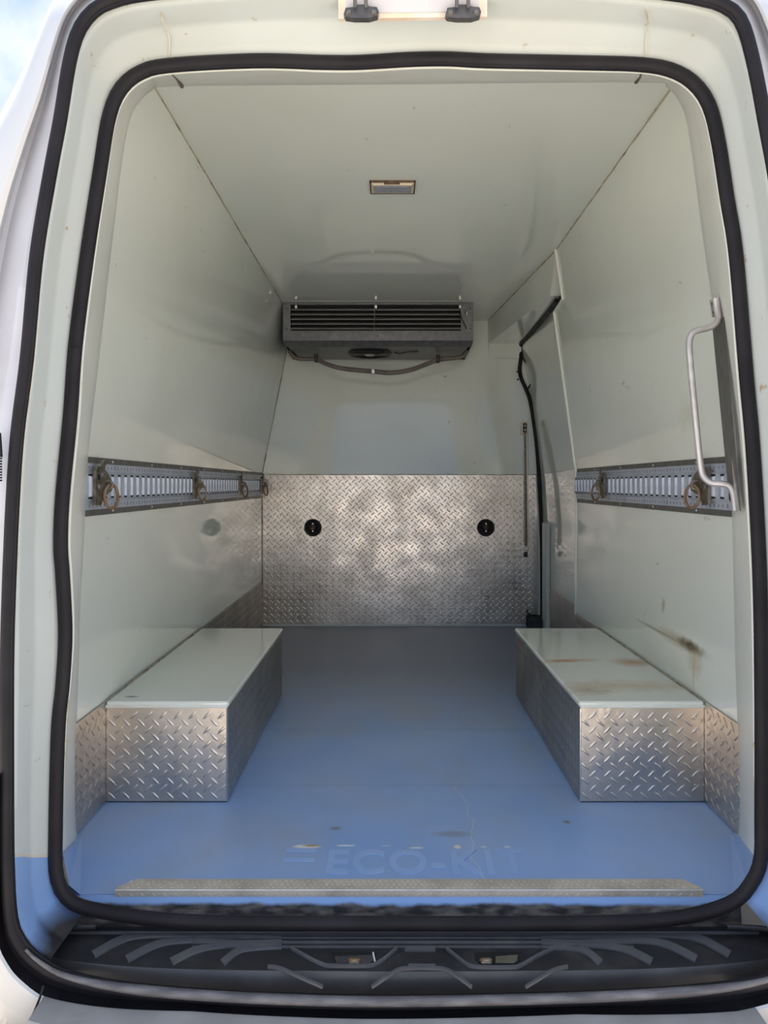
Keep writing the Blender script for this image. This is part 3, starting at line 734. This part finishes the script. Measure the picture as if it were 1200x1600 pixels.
# ---------------------------------------------------------------- grab handle on the right wall
r = empty('grab_handle', (.80, 1.87, .78)); setp(r, 'long bent silver grab handle by the right side of the doorway', 'grab handle')
hpx = [((1118, 466), 1.70), ((1120, 482), 1.70), ((1122, 497), 1.695), ((1117, 507), 1.69), ((1104, 513), 1.69), ((1090, 516), 1.69), ((1081, 522), 1.69), ((1077, 535), 1.69), ((1078, 560), 1.69), ((1085, 635), 1.69), ((1092, 705), 1.69),
       ((1096, 735), 1.69), ((1102, 748), 1.685), ((1113, 755), 1.675), ((1128, 756), 1.665), ((1140, 760), 1.66), ((1146, 772), 1.655), ((1149, 798), 1.65)]
pts = catmull([P(a[0], a[1], d) for a, d in hpx], 6)
MB().tube(pts, .0071, 14).build('tube', 'handle', r, True)
MB().prism([P(1114, 505, 1.745), P(1131, 495, 1.68), P(1158, 799, 1.60), P(1139, 762, 1.70)], (.003, .012, 0)).build('backing_strip', 'track_edge', r)
MB().prism([P(1121, 465, 1.715), P(1127, 465, 1.70), P(1158, 798, 1.605), P(1151, 798, 1.63)], (.003, .010, 0)).build('edge_strip', 'handle', r)
for (px, py, dd) in ((1110, 468, 1.72), (1142, 772, 1.67)):
    a = Vector(P(px, py, dd)); b = Vector(P(px+4, py+27, dd))
    MB().prism([a, Vector(P(px+9, py, dd)), Vector(P(px+11, py+27, dd)), b], (0, .005, 0)).build('mounting_foot', 'handle', r)
    for t in (.25, .75): MB().disc(a.lerp(b, t)+Vector((.004, -.001, 0)), (-.3, -1, 0), .0042, .003, 10).build('bolt', 'steel', r)

# ================================================================ door opening (structure) and seals
fr = loft('trim_7', [(off(RI, -2), DI), (lerp(RI, RJ, .25), DI+.03), (lerp(RI, RJ, .85), dl(DJ, -.07)), (RJ, DJ), (off(RJ, 8), dl(DJ, .025))], 'lining', up, 'structure'); fr['label'] = 'white painted lining inside the rear door opening'
def upstand(ta, tb, fa, fb, side):
    n = 10; rows = []
    for k in range(n+1):
        t = k/n; top = Vector(ta).lerp(Vector(tb), t); bot = Vector(fa).lerp(Vector(fb), t)
        out_ = Vector((side*.02, 0, 0)); mid = top.lerp(bot, .62)+Vector((side*.010*(1-t), 0, -.010*(1-t)))
        rows.append([top+out_, top, mid, bot])
    return rows
mb = MB()
for rows in (upstand(P(99, 1338, 1.505), P(123, 1308, 1.842), (-.628, 1.562, .0008), (-.742, 1.86, .0008), -1),
             upstand(P(1183, 1334, 1.505), P(1153, 1303, 1.842), (.700, 1.562, .0008), (.826, 1.86, .0008), 1)):
    vv = [p for rw in rows for p in rw]
    mb.add(vv, [(4*i+k, 4*i+k+1, 4*i+k+5, 4*i+k+4) for i in range(len(rows)-1) for k in range(3)])
sb = mb.build('trim_8', 'blue_sill', None, False); setp(sb, 'blue moulded corner upstands of the load floor', kind='structure')
def chan(kf): 
    c = [(off(RO, -6), DO), (lerp(RO, RI, .16), DO+.004), (lerp(RO, RI, .22), DO+.012), (lerp(RO, RI, .44), DO+.075), (lerp(RO, RI, .52), DO+.085)]+[(lerp(RO, RI, t), DO+.085+(t-.52)/.36*.045) for t in (.6, .68, .76, .84)]+[(off(RI, 10), DI-.008), (off(RI, -3), DI)]
    return c
ch = loft('trim_9', chan(0), 'rebate', lambda i: not (234 < deg(i) < 310.5), 'structure'); ch['label'] = 'white painted rebate between the two door seals, blue at its foot'
for (ya, yb) in ((1019, 1028), (1104, 1112)):
    MB().prism([P(26, ya, 1.372), P(47, ya-2, 1.415), P(47, ya+1, 1.415), P(26, yb, 1.372)], (0, -.006, 0)).build('moulded_notch', 'frame', ch)
# cream/rusty line beside the outer seal, and foam along the inner one
def along(R, d, i0, i1, rad, name, m, jit=0.0, step=1, parent=None, n=6, flat=1):
    pts = []; rr = []
    i = i0
    while i <= i1:
        k = i % NA; pts.append(Vector(ring_pt(R[k]+random.uniform(-jit, jit)*400, k, d))); rr.append(rad*random.uniform(1-.9*min(1, jit*400), 1.1) if jit else rad*min(1, .3+.7*min(i-i0, i1-i)/(24 if rad > .008 else 3))); i += step
    return MB().tube(pts, rr, n, flat=flat).build(name, m, parent, True)
A_ = lambda a: int(a*NA/360)
o = along(off(RO, -11), DO+.004, A_(-40), A_(228), .0024, 'trim_11', 'frame_rust', .0012); setp(o, 'cream sealant line beside the outer door seal', kind='structure')
o = along(off(RI, -12), DI+.004, A_(-40), A_(225), .0040, 'trim_12', 'white_trim'); setp(o, 'white flange edge inside the inner door seal', kind='structure')
o = along(off(RI, -12.5), DI-.004, A_(213), A_(222), .0040, 'trim_13', 'foam', .004); setp(o, 'yellowed foam filler beside the left lower door seal', kind='structure')
o = along(off(RI, -11.5), DI-.004, A_(-44), A_(-33), .0042, 'trim_14', 'foam', .004); setp(o, 'yellowed foam filler beside the right lower door seal', kind='structure')
o = along(off(RI, 12), DI-.008, A_(198), A_(207), .0035, 'trim_15', 'foam', .003); setp(o, 'yellowed filler outside the left door seal', kind='structure')
# seam lines across the header corners
for k, (pts, nm, lb) in enumerate(((((250, 0), (252, 25), (260, 48), (265, 62), (264, 88)), 'trim_16', 'rusty seam across the header at its left end'),
                                   (((1010, 15), (1013, 40), (1010, 55), (1009, 90)), 'trim_17', 'rusty seam across the header at its right end'))):
    q = []
    for i, (x_, y_) in enumerate(pts):
        dd = 1.362 + .085*max(0, min(1, (y_-8)/45))+.045*max(0, min(1, (y_-53)/40)); q.append(P(x_, y_, dd))
    setp(MB().tube(catmull(q, 5), .0014, 5).build(nm, 'frame_rust', None, True), lb, kind='structure')
for nm, a, b, lb in (('trim_18', (263, 110), (284, 135), 'rust spot at the left header corner'), ('trim_19', (1003, 112), (994, 128), 'rust spot at the right header corner')):
    setp(MB().tube([P(a[0], a[1], 1.53), P((a[0]+b[0])/2+2, (a[1]+b[1])/2, 1.69), P(b[0], b[1], 1.83)], [.002, .0025, .005], 6).build(nm, 'lamp_rim', None, True), lb, kind='structure')

def seal(name, R, d, rx, ry, label, m='rubber', wob=0):
    pts = []
    for i in range(0, NA, 2): pts.append(Vector(ring_pt(R[i], i, d[i] if isinstance(d, list) else d)))
    o = MB().tube(pts, rx, 12, True, up=(0, 1, 0), flat=ry/rx).build(name, m, None, True)
    return setp(o, label, 'seal')
s_in = seal('door_seal', RI, DI-.010, .0135, .012, 'black rubber door seal framing the inner doorway')
lip = MB().tube([Vector(ring_pt(RI[i]-8, i, DI-.013)) for i in range(0, NA, 2)], .0035, 6, True).build('seal_lip', 'rubber', s_in, True)
s_out = seal('body_seal', RO, DO-.008, .0115, .012, 'black rubber seal around the outer edge of the doorway, grey along the bottom')
g = along(off(RO, -1), DO-.019, A_(232), A_(312), .0085, 'sky_sheen_run', 'lip', parent=s_out, n=10, step=2); g['label'] = 'lower run with grey sky reflection painted in'
MB().tube([Vector(ring_pt(RO[i]-8, i, DO-.012)) for i in range(0, NA, 2)], .003, 6, True).build('seal_lip', 'rubber', s_out, True)
# the split in the inner seal
MB().tube([P(110, 540, 1.476), P(117, 542, 1.474), P(128, 541, 1.478)], .0012, 5).build('split', 'dark', s_in)

# ---------------------------------------------------------------- bodywork
def prof_k():
    K = []
    for i in range(NA):
        a = deg(i); 
        b = a if a <= 90 else (180-a if a <= 270 else a-360)     # elevation angle from the horizontal, -90..90
        if b > 56: k = .52
        elif b > 40: k = .52+(56-b)/16*.62
        elif b > 0: k = 1.14+(40-b)/40*.6
        elif b > -40: k = 1.74
        else: k = max(.55, 1.74-(-40-b)/25*1.2)
        K.append(k)
    return [sum(K[(i+j) % NA] for j in range(-10, 11))/21 for i in range(NA)]
K = prof_k()
ok = lambda k: [x_*k for x_ in K]
sel = lambda i: not (218 < deg(i) < 322)
def kb_(a):
    b = abs(a-269.5)
    return 26 if b < 20 else (26+(b-20)/14*16 if b < 34 else (42-(b-34)/18*24 if b < 52 else 18))
KB = [kb_(deg(i)) for i in range(NA)]
body = empty('van_body', (.045, 1.45, 0)); setp(body, 'white rear bodywork of the van around the open doorway', 'van body')
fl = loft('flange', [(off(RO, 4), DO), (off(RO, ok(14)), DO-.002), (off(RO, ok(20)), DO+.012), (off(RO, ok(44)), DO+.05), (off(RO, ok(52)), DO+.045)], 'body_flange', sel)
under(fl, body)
sk = loft('skin', [(off(RO, ok(51)), DO+.046), (off(RO, ok(56)), DO+.015), (off(RO, ok(64)), DO+.010), (off(RO, ok(80)), DO+.04), (off(RO, ok(100)), DO+.12), (off(RO, ok(112)), DO+.25), ([q*1.58/3.2 for q in off(RO, ok(112))], 3.2), ([q*1.55/4.9 for q in off(RO, ok(112))], 4.9)], 'body', sel)
under(sk, body)
lowc = lambda i: (217.5 < deg(i) < 236.2) or (304.5 < deg(i) < 322.5)
kbo = lambda k, m=1: [q*m+k for q in KB]
under(loft('lower_corner', [(off(RO, kbo(0)), DO-.030), (off(RO, kbo(6)), DO-.034), (off(RO, kbo(45)), DO-.024), (off(RO, ok(112)), DO+.25), ([q*1.58/3.2 for q in off(RO, ok(112))], 3.2), ([q*1.55/4.9 for q in off(RO, ok(112))], 4.9)], 'body', lowc), body)
under(loft('shadow_gap_band', [(off(RO, 2), DO+.004), (off(RO, kbo(-3, .6)), DO+.002), (off(RO, kbo(0)), DO-.018), (off(RO, kbo(.5)), DO-.030)], 'rubber', lambda i: 216 < deg(i) < 324), body)  # black band put in for the shadow in the gap below the seal
cap_ = me('front_closure', [(-1.3, 4.9, -.5), (1.3, 4.9, -.5), (1.3, 4.9, 2.3), (-1.3, 4.9, 2.3)], [(0, 1, 2, 3)], 'under'); under(cap_, body)
# door hinge on the left edge
r = empty('hinge_knuckle', (-.70, 1.33, .84)); setp(r, 'black ribbed hinge bellows at the left edge of the bodywork', 'knuckle')
mb = MB()
for k in range(9):
    c = Vector(P(-3, 716+k*4.3, 1.335)); mb.disc(c-Vector((0, 0, .0018)), (0, 0, 1), .0065, .003, 12)
mb.build('knuckle', 'black', r)
MB().disc(P(-4, 714, 1.335), (0, 0, 1), .0085, .042, 14, .006).build('pin_cap', 'black', r, True)

# ---------------------------------------------------------------- latch plate in the header
r = empty('latch_plate', (.044, 1.40, 1.69)); setp(r, 'cream stained latch plate with two dark strikers above the doorway', 'latch plate')
dd = 1.385
MB().prism([P(529, 29, dd), P(761, 26, dd), P(762, -40, dd-.03), P(528, -40, dd-.03)], (0, .010, 0)).build('plate', 'peach', r)
MB().prism([P(541, 20, dd-.006), P(749, 18, dd-.006), P(749, -40, dd-.034), P(541, -40, dd-.034)], (0, .008, 0)).build('plate_face', 'lilac', r)
for (a, b) in ((537, 592), (696, 752)):
    pl = [(a, 22), (a+3, 26), (a+18, 28), (b-15, 28), (b-2, 24), (b, 18), (b-3, 11), (b-14, 10), (b-20, 7), (a+20, 7), (a+14, 11), (a+3, 12)]
    s_ = MB().prism([P(x_, y_, dd-.022) for x_, y_ in pl], (0, .014, 0)).build('striker', 'strap', r)
    for x_ in (a+8, b-8): MB().disc(P(x_, 20, dd-.022), (0, -1, 0), .0055, .003, 14, .004).build('bolt', 'steel', s_) 
    for x_ in (a+18, b-20): MB().tube([P(x_, 12, dd-.028), P(x_-1, -30, dd-.045)], .0035, 8).build('prong', 'strap', s_)

# ---------------------------------------------------------------- tread strip on the floor edge
r = empty('sill_strip', (.045, 1.57, 0)); setp(r, 'long worn tread plate strip along the front edge of the blue floor', 'sill strip')
zt = .010
a0, a1 = S(180, 1390.5, zt), S(1098, 1390.5, zt)
y_f = a0[1]
top = [(a0[0], y_f, zt), (a1[0], y_f, zt), (a1[0]-.001, y_f+.012, zt), (a1[0]-.026, y_f+.044, zt), (a0[0]+.030, y_f+.044, zt), (a0[0]+.001, y_f+.012, zt)]
MB().prism(top, (0, 0, -.0095)).build('top_face', 'tread_sill', r)
MB().box((a0[0], y_f-.003, -.0035), (a1[0], y_f, zt)).build('front_face', 'tread_sill', r)
MB().tube([(a0[0], y_f-.001, zt), (a1[0], y_f-.001, zt)], .0016, 6).build('bright_edge', 'zinc', r, True)
lg = MB(); n = int((a1[0]-a0[0])/.0115)
for i in range(n):
    for j, yj in enumerate((.009, .021, .033)):
        cx = a0[0]+.010+i*.0115+(j % 2)*.005
        if cx > a1[0]-.012 or (yj > .02 and (cx < a0[0]+.02 or cx > a1[0]-.02)): continue
        s_ = 1 if (i+j) % 2 else -1
        lg.add([(cx-.004, y_f+yj-.003*s_, zt), (cx, y_f+yj-.0018, zt), (cx+.004, y_f+yj+.003*s_, zt), (cx, y_f+yj+.0018, zt), (cx, y_f+yj, zt+.0016)], [(0, 1, 4), (1, 2, 4), (2, 3, 4), (3, 0, 4)])
    cx = a0[0]+.010+i*.0115; s_ = 1 if i % 2 else -1
    lg.add([(cx-.004, y_f-.003, .002-.003*s_), (cx, y_f-.003, .0003), (cx+.004, y_f-.003, .002+.003*s_), (cx, y_f-.003, .0040), (cx, y_f-.0046, .002)], [(0, 1, 4), (1, 2, 4), (2, 3, 4), (3, 0, 4)])
q = lg.build('raised_lugs', 'tread_sill', r); q['kind'] = 'stuff'

# ---------------------------------------------------------------- entrance step and bumper
ZS = -.046
def mirror(px): return 1286-px
step = empty('entrance_step', (.05, 1.42, ZS)); setp(step, 'black moulded entrance step with curved tread ribs across the doorway', 'step')
back_px = [(66, 1470), (82, 1457), (120, 1456), (300, 1456), (620, 1456), (960, 1456), (1166, 1456), (1204, 1457), (1220, 1470)]
front_px = [(52, 1484), (66, 1491), (100, 1500), (200, 1510), (320, 1515), (480, 1517), (643, 1518), (806, 1517), (966, 1515), (1086, 1510), (1186, 1500), (1220, 1491), (1234, 1484)]
low_px = [(48, 1496), (66, 1508), (100, 1520), (200, 1533), (320, 1540), (480, 1543), (643, 1544), (806, 1543), (966, 1540), (1086, 1533), (1186, 1520), (1220, 1508), (1238, 1496)]
fp_ = catmull(front_px, 6); lw = catmull(low_px, 6)
front3 = [Vector(S(x_, y_, ZS)) for x_, y_ in fp_]
low3 = [Vector(P(x_, y_, front3[i].y-.006)) for i, (x_, y_) in enumerate(lw)]
under3 = [p+Vector((0, .01, -.02)) for p in low3]
v = [S(x_, y_, ZS) for x_, y_ in back_px]; nb = len(v)
bk = catmull(back_px, 6)
# top surface as strips between front curve and back curve (same parameter)
T = 60
def samp(c, t):
    k = t*(len(c)-1); i = min(int(k), len(c)-2); return tuple(a+(b-a)*(k-i) for a, b in zip(c[i], c[i+1]))
mb = MB(); rows = []
for i in range(T+1):
    t = i/T; f_ = samp([tuple(p) for p in front3], t); b_ = S(*samp(bk, t), ZS)
    if i in (0, T): b_ = S(*bk[0 if i == 0 else -1], ZS)
    rows.append((f_, b_))
vv = [q for rw in rows for q in rw]
mb.add(vv, [(2*i, 2*i+2, 2*i+3, 2*i+1) for i in range(T)])
mb.build('tread_surface', 'plastic', step, True)
mb = MB(); m_ = len(front3)
edge2 = [p+Vector((0, -.002, -.002)) for p in front3]
vv = front3+edge2+low3+under3
mb.add(vv, [(k*m_+i, k*m_+i+1, (k+1)*m_+i+1, (k+1)*m_+i) for k in range(3) for i in range(m_-1)])
mb.build('front_edge', 'plastic_edge', step, True)
def strip_on(name, px, wpx, h=.0035, m='plastic_rib', taper=False, z=ZS):
    c = catmull(px, 8); L_, R_ = [], []
    for i, p in enumerate(c):
        a = c[max(0, i-1)]; b = c[min(len(c)-1, i+1)]; dx, dy = b[0]-a[0], b[1]-a[1]; ln = math.hypot(dx, dy) or 1
        k = (wpx if not isinstance(wpx, list) else wpx[min(int(i/8), len(wpx)-2)]+(wpx[min(int(i/8), len(wpx)-2)+1]-wpx[min(int(i/8), len(wpx)-2)])*((i-8*min(int(i/8), len(wpx)-2))/8))/2
        nx_, ny_ = -dy/ln*k, dx/ln*k
        L_.append((p[0]+nx_, p[1]+ny_)); R_.append((p[0]-nx_, p[1]-ny_))
    vv = [Vector(S(*q, z)) for q in L_]+[Vector(S(*q, z)) for q in R_]; n_ = len(c)
    H = Vector((0, 0, h)); vv += [p+H+Vector((0, -.0006, 0)) for p in vv[:n_]]+[p+H+Vector((0, .0006, 0)) for p in vv[n_:2*n_]]
    f = []
    for i in range(n_-1):
        f += [(2*n_+i, 2*n_+i+1, 3*n_+i+1, 3*n_+i), (i, i+1, 2*n_+i+1, 2*n_+i), (n_+i, 3*n_+i, 3*n_+i+1, n_+i+1)]
    f += [(0, 2*n_, 3*n_, n_), (n_-1, 2*n_-1, 4*n_-1, 3*n_-1)]
    return MB().add(vv, f).build(name, m, step)
RIBS = [[(440, 1466), (375, 1463), (300, 1462), (225, 1462), (188, 1470), (146, 1493)],
        [(440, 1471), (375, 1473), (290, 1471), (245, 1477), (198, 1500)],
        [(440, 1477), (400, 1478), (345, 1479), (305, 1486), (268, 1504)],
        [(440, 1482), (402, 1483), (372, 1487), (348, 1506)]]
for k, rb in enumerate(RIBS):
    wd = (8, 9, 10, 10)[k]
    for mir in (0, 1):
        q = [(mirror(a) if mir else a, b) for a, b in rb]
        # wide curving rib that narrows into the long groove lines
        ww = [2.4, 3.4, 7, 9.5, 10.5, 11][-len(q):] if len(q) == 6 else ([2.4, 4, 7, 10, 11] if len(q) == 5 else [2.4, 5, 9, 11])
        strip_on('tread_rib', q, ww)
for yy_ in (1461, 1466.5, 1474, 1481):
    strip_on('groove_rib', [(300, yy_), (480, yy_), (643, yy_), (806, yy_), (990, yy_)], 1.8 if yy_ != 1474 else 3.4, .003)
for yy_ in (1459,):
    strip_on('rear_rib', [(100, yy_), (400, yy_), (643, yy_), (900, yy_), (1186, yy_)], 2.2, .006, 'plastic_rib')
def LC(x_, y_): return (440+x_/2.727, 1430+y_/2.727)
for pts in ([(40, 145), (110, 185), (170, 214), (215, 222), (360, 222), (400, 214), (440, 190), (492, 145)], [(700, 145), (755, 190), (800, 220), (850, 228), (980, 228), (1020, 220), (1080, 185), (1160, 145)]):
    strip_on('ridge', [LC(*p) for p in pts], 3.0, .005)
for pts in ([(-60, 225), (0, 235), (90, 275), (175, 312)], [(385, 312), (450, 268), (500, 238), (560, 232), (640, 232), (700, 238), (750, 268), (810, 312)], [(1040, 312), (1110, 270), (1160, 240), (1220, 225)]):
    strip_on('ridge', [LC(*p) for p in pts], 3.0, .005)
strip_on('brand_pad', [LC(525, 150), LC(655, 150)], 5, .004)
strip_on('centre_rib', [LC(540, 222), LC(655, 222)], 2.4, .005)
for side, (a, b) in enumerate(((215, 405), (820, 1020))):
    pl = [LC(a, 158), LC(b, 158), LC(b-4, 190), LC(b-25, 207), LC(a+25, 207), LC(a+5, 190)]
    cup = MB().prism([S(*p, ZS+.0012) for p in pl], (0, 0, -.001)).build('latch_recess', 'dark', step)
    pl = [LC(a+(10 if side == 0 else 92), 175), LC(b-12, 168), LC(b-16, 192), LC(b-30, 203), LC(a+(20 if side == 0 else 92), 203)]
    q = MB().prism([S(*p, ZS+.003) for p in pl], (0, 0, -.0015)).build('latch_tongue', 'zinc' if side else 'strap', cup)
    q.matrix_parent_inverse = Matrix()
    x_, y_ = LC(a+95 if side == 0 else a+50, 192)
    p = Vector(S(x_, y_, ZS+.004)); q = MB().torus(p, (0, .6, 1), .009, .003, 18, 6).build('striker_ring', 'rust', cup, True); q.matrix_parent_inverse = Matrix()
    q = MB().box(p+Vector((-.010, -.012, -.003)), p+Vector((.010, .004, .004)), .002).build('catch', 'steel', cup); q.matrix_parent_inverse = Matrix()
q = MB().tube([S(*LC(390, 160), ZS+.005), S(*LC(397, 195), ZS+.005)], .0018, 6).build('white_tag', 'white_trim', step)
# black fairing in the lower left and right corners between rebate and step
for mir in (0, 1):
    m2 = (lambda a: mirror(a)) if mir else (lambda a: a)
    q = [P(m2(40), 1446, 1.42), P(m2(55), 1470, 1.40), P(m2(66), 1468, 1.43), P(m2(86), 1452, 1.475), P(m2(150), 1448, 1.49)]
    MB().tube(catmull(q, 5), .005, 8).build('corner_ridge', 'plastic', step, True)
bk2 = MB(); 
bk2.add([S(84, 1458, ZS), S(1202, 1458, ZS), P(1202, 1448, 1.500), P(84, 1448, 1.500)], [(0, 1, 2, 3)]); bk2.build('rear_upstand', 'plastic', step)

bump_r = empty('rear_bumper', (.05, 1.3, -.4)); setp(bump_r, 'dusty grey rear bumper below the entrance step', 'bumper')
bm_ = loft('shell', [(off(RO, kbo(0)), DO-.030), (off(RO, kbo(3)), DO-.036), (off(RO, kbo(45)), DO-.085), (off(RO, kbo(110)), DO-.11), (off(RO, kbo(420)), DO-.10), (off(RO, kbo(430)), DO+.10)], 'bumper', lambda i: 236 <= deg(i) <= 304.5)
under(bm_, bump_r)
MB().tube([P(68, 1540, 1.325), P(62, 1560, 1.318), P(54, 1580, 1.300), P(44, 1600, 1.285), P(34, 1625, 1.268)], .0022, 6).build('joint', 'dark', bump_r)
# lower body corner, left, white
# ---------------------------------------------------------------- ground
g = me('ground', [(-60, -80, -.65), (60, -80, -.65), (60, 60, -.65), (-60, 60, -.65)], [(0, 1, 2, 3)], 'ground'); g['kind'] = 'structure'
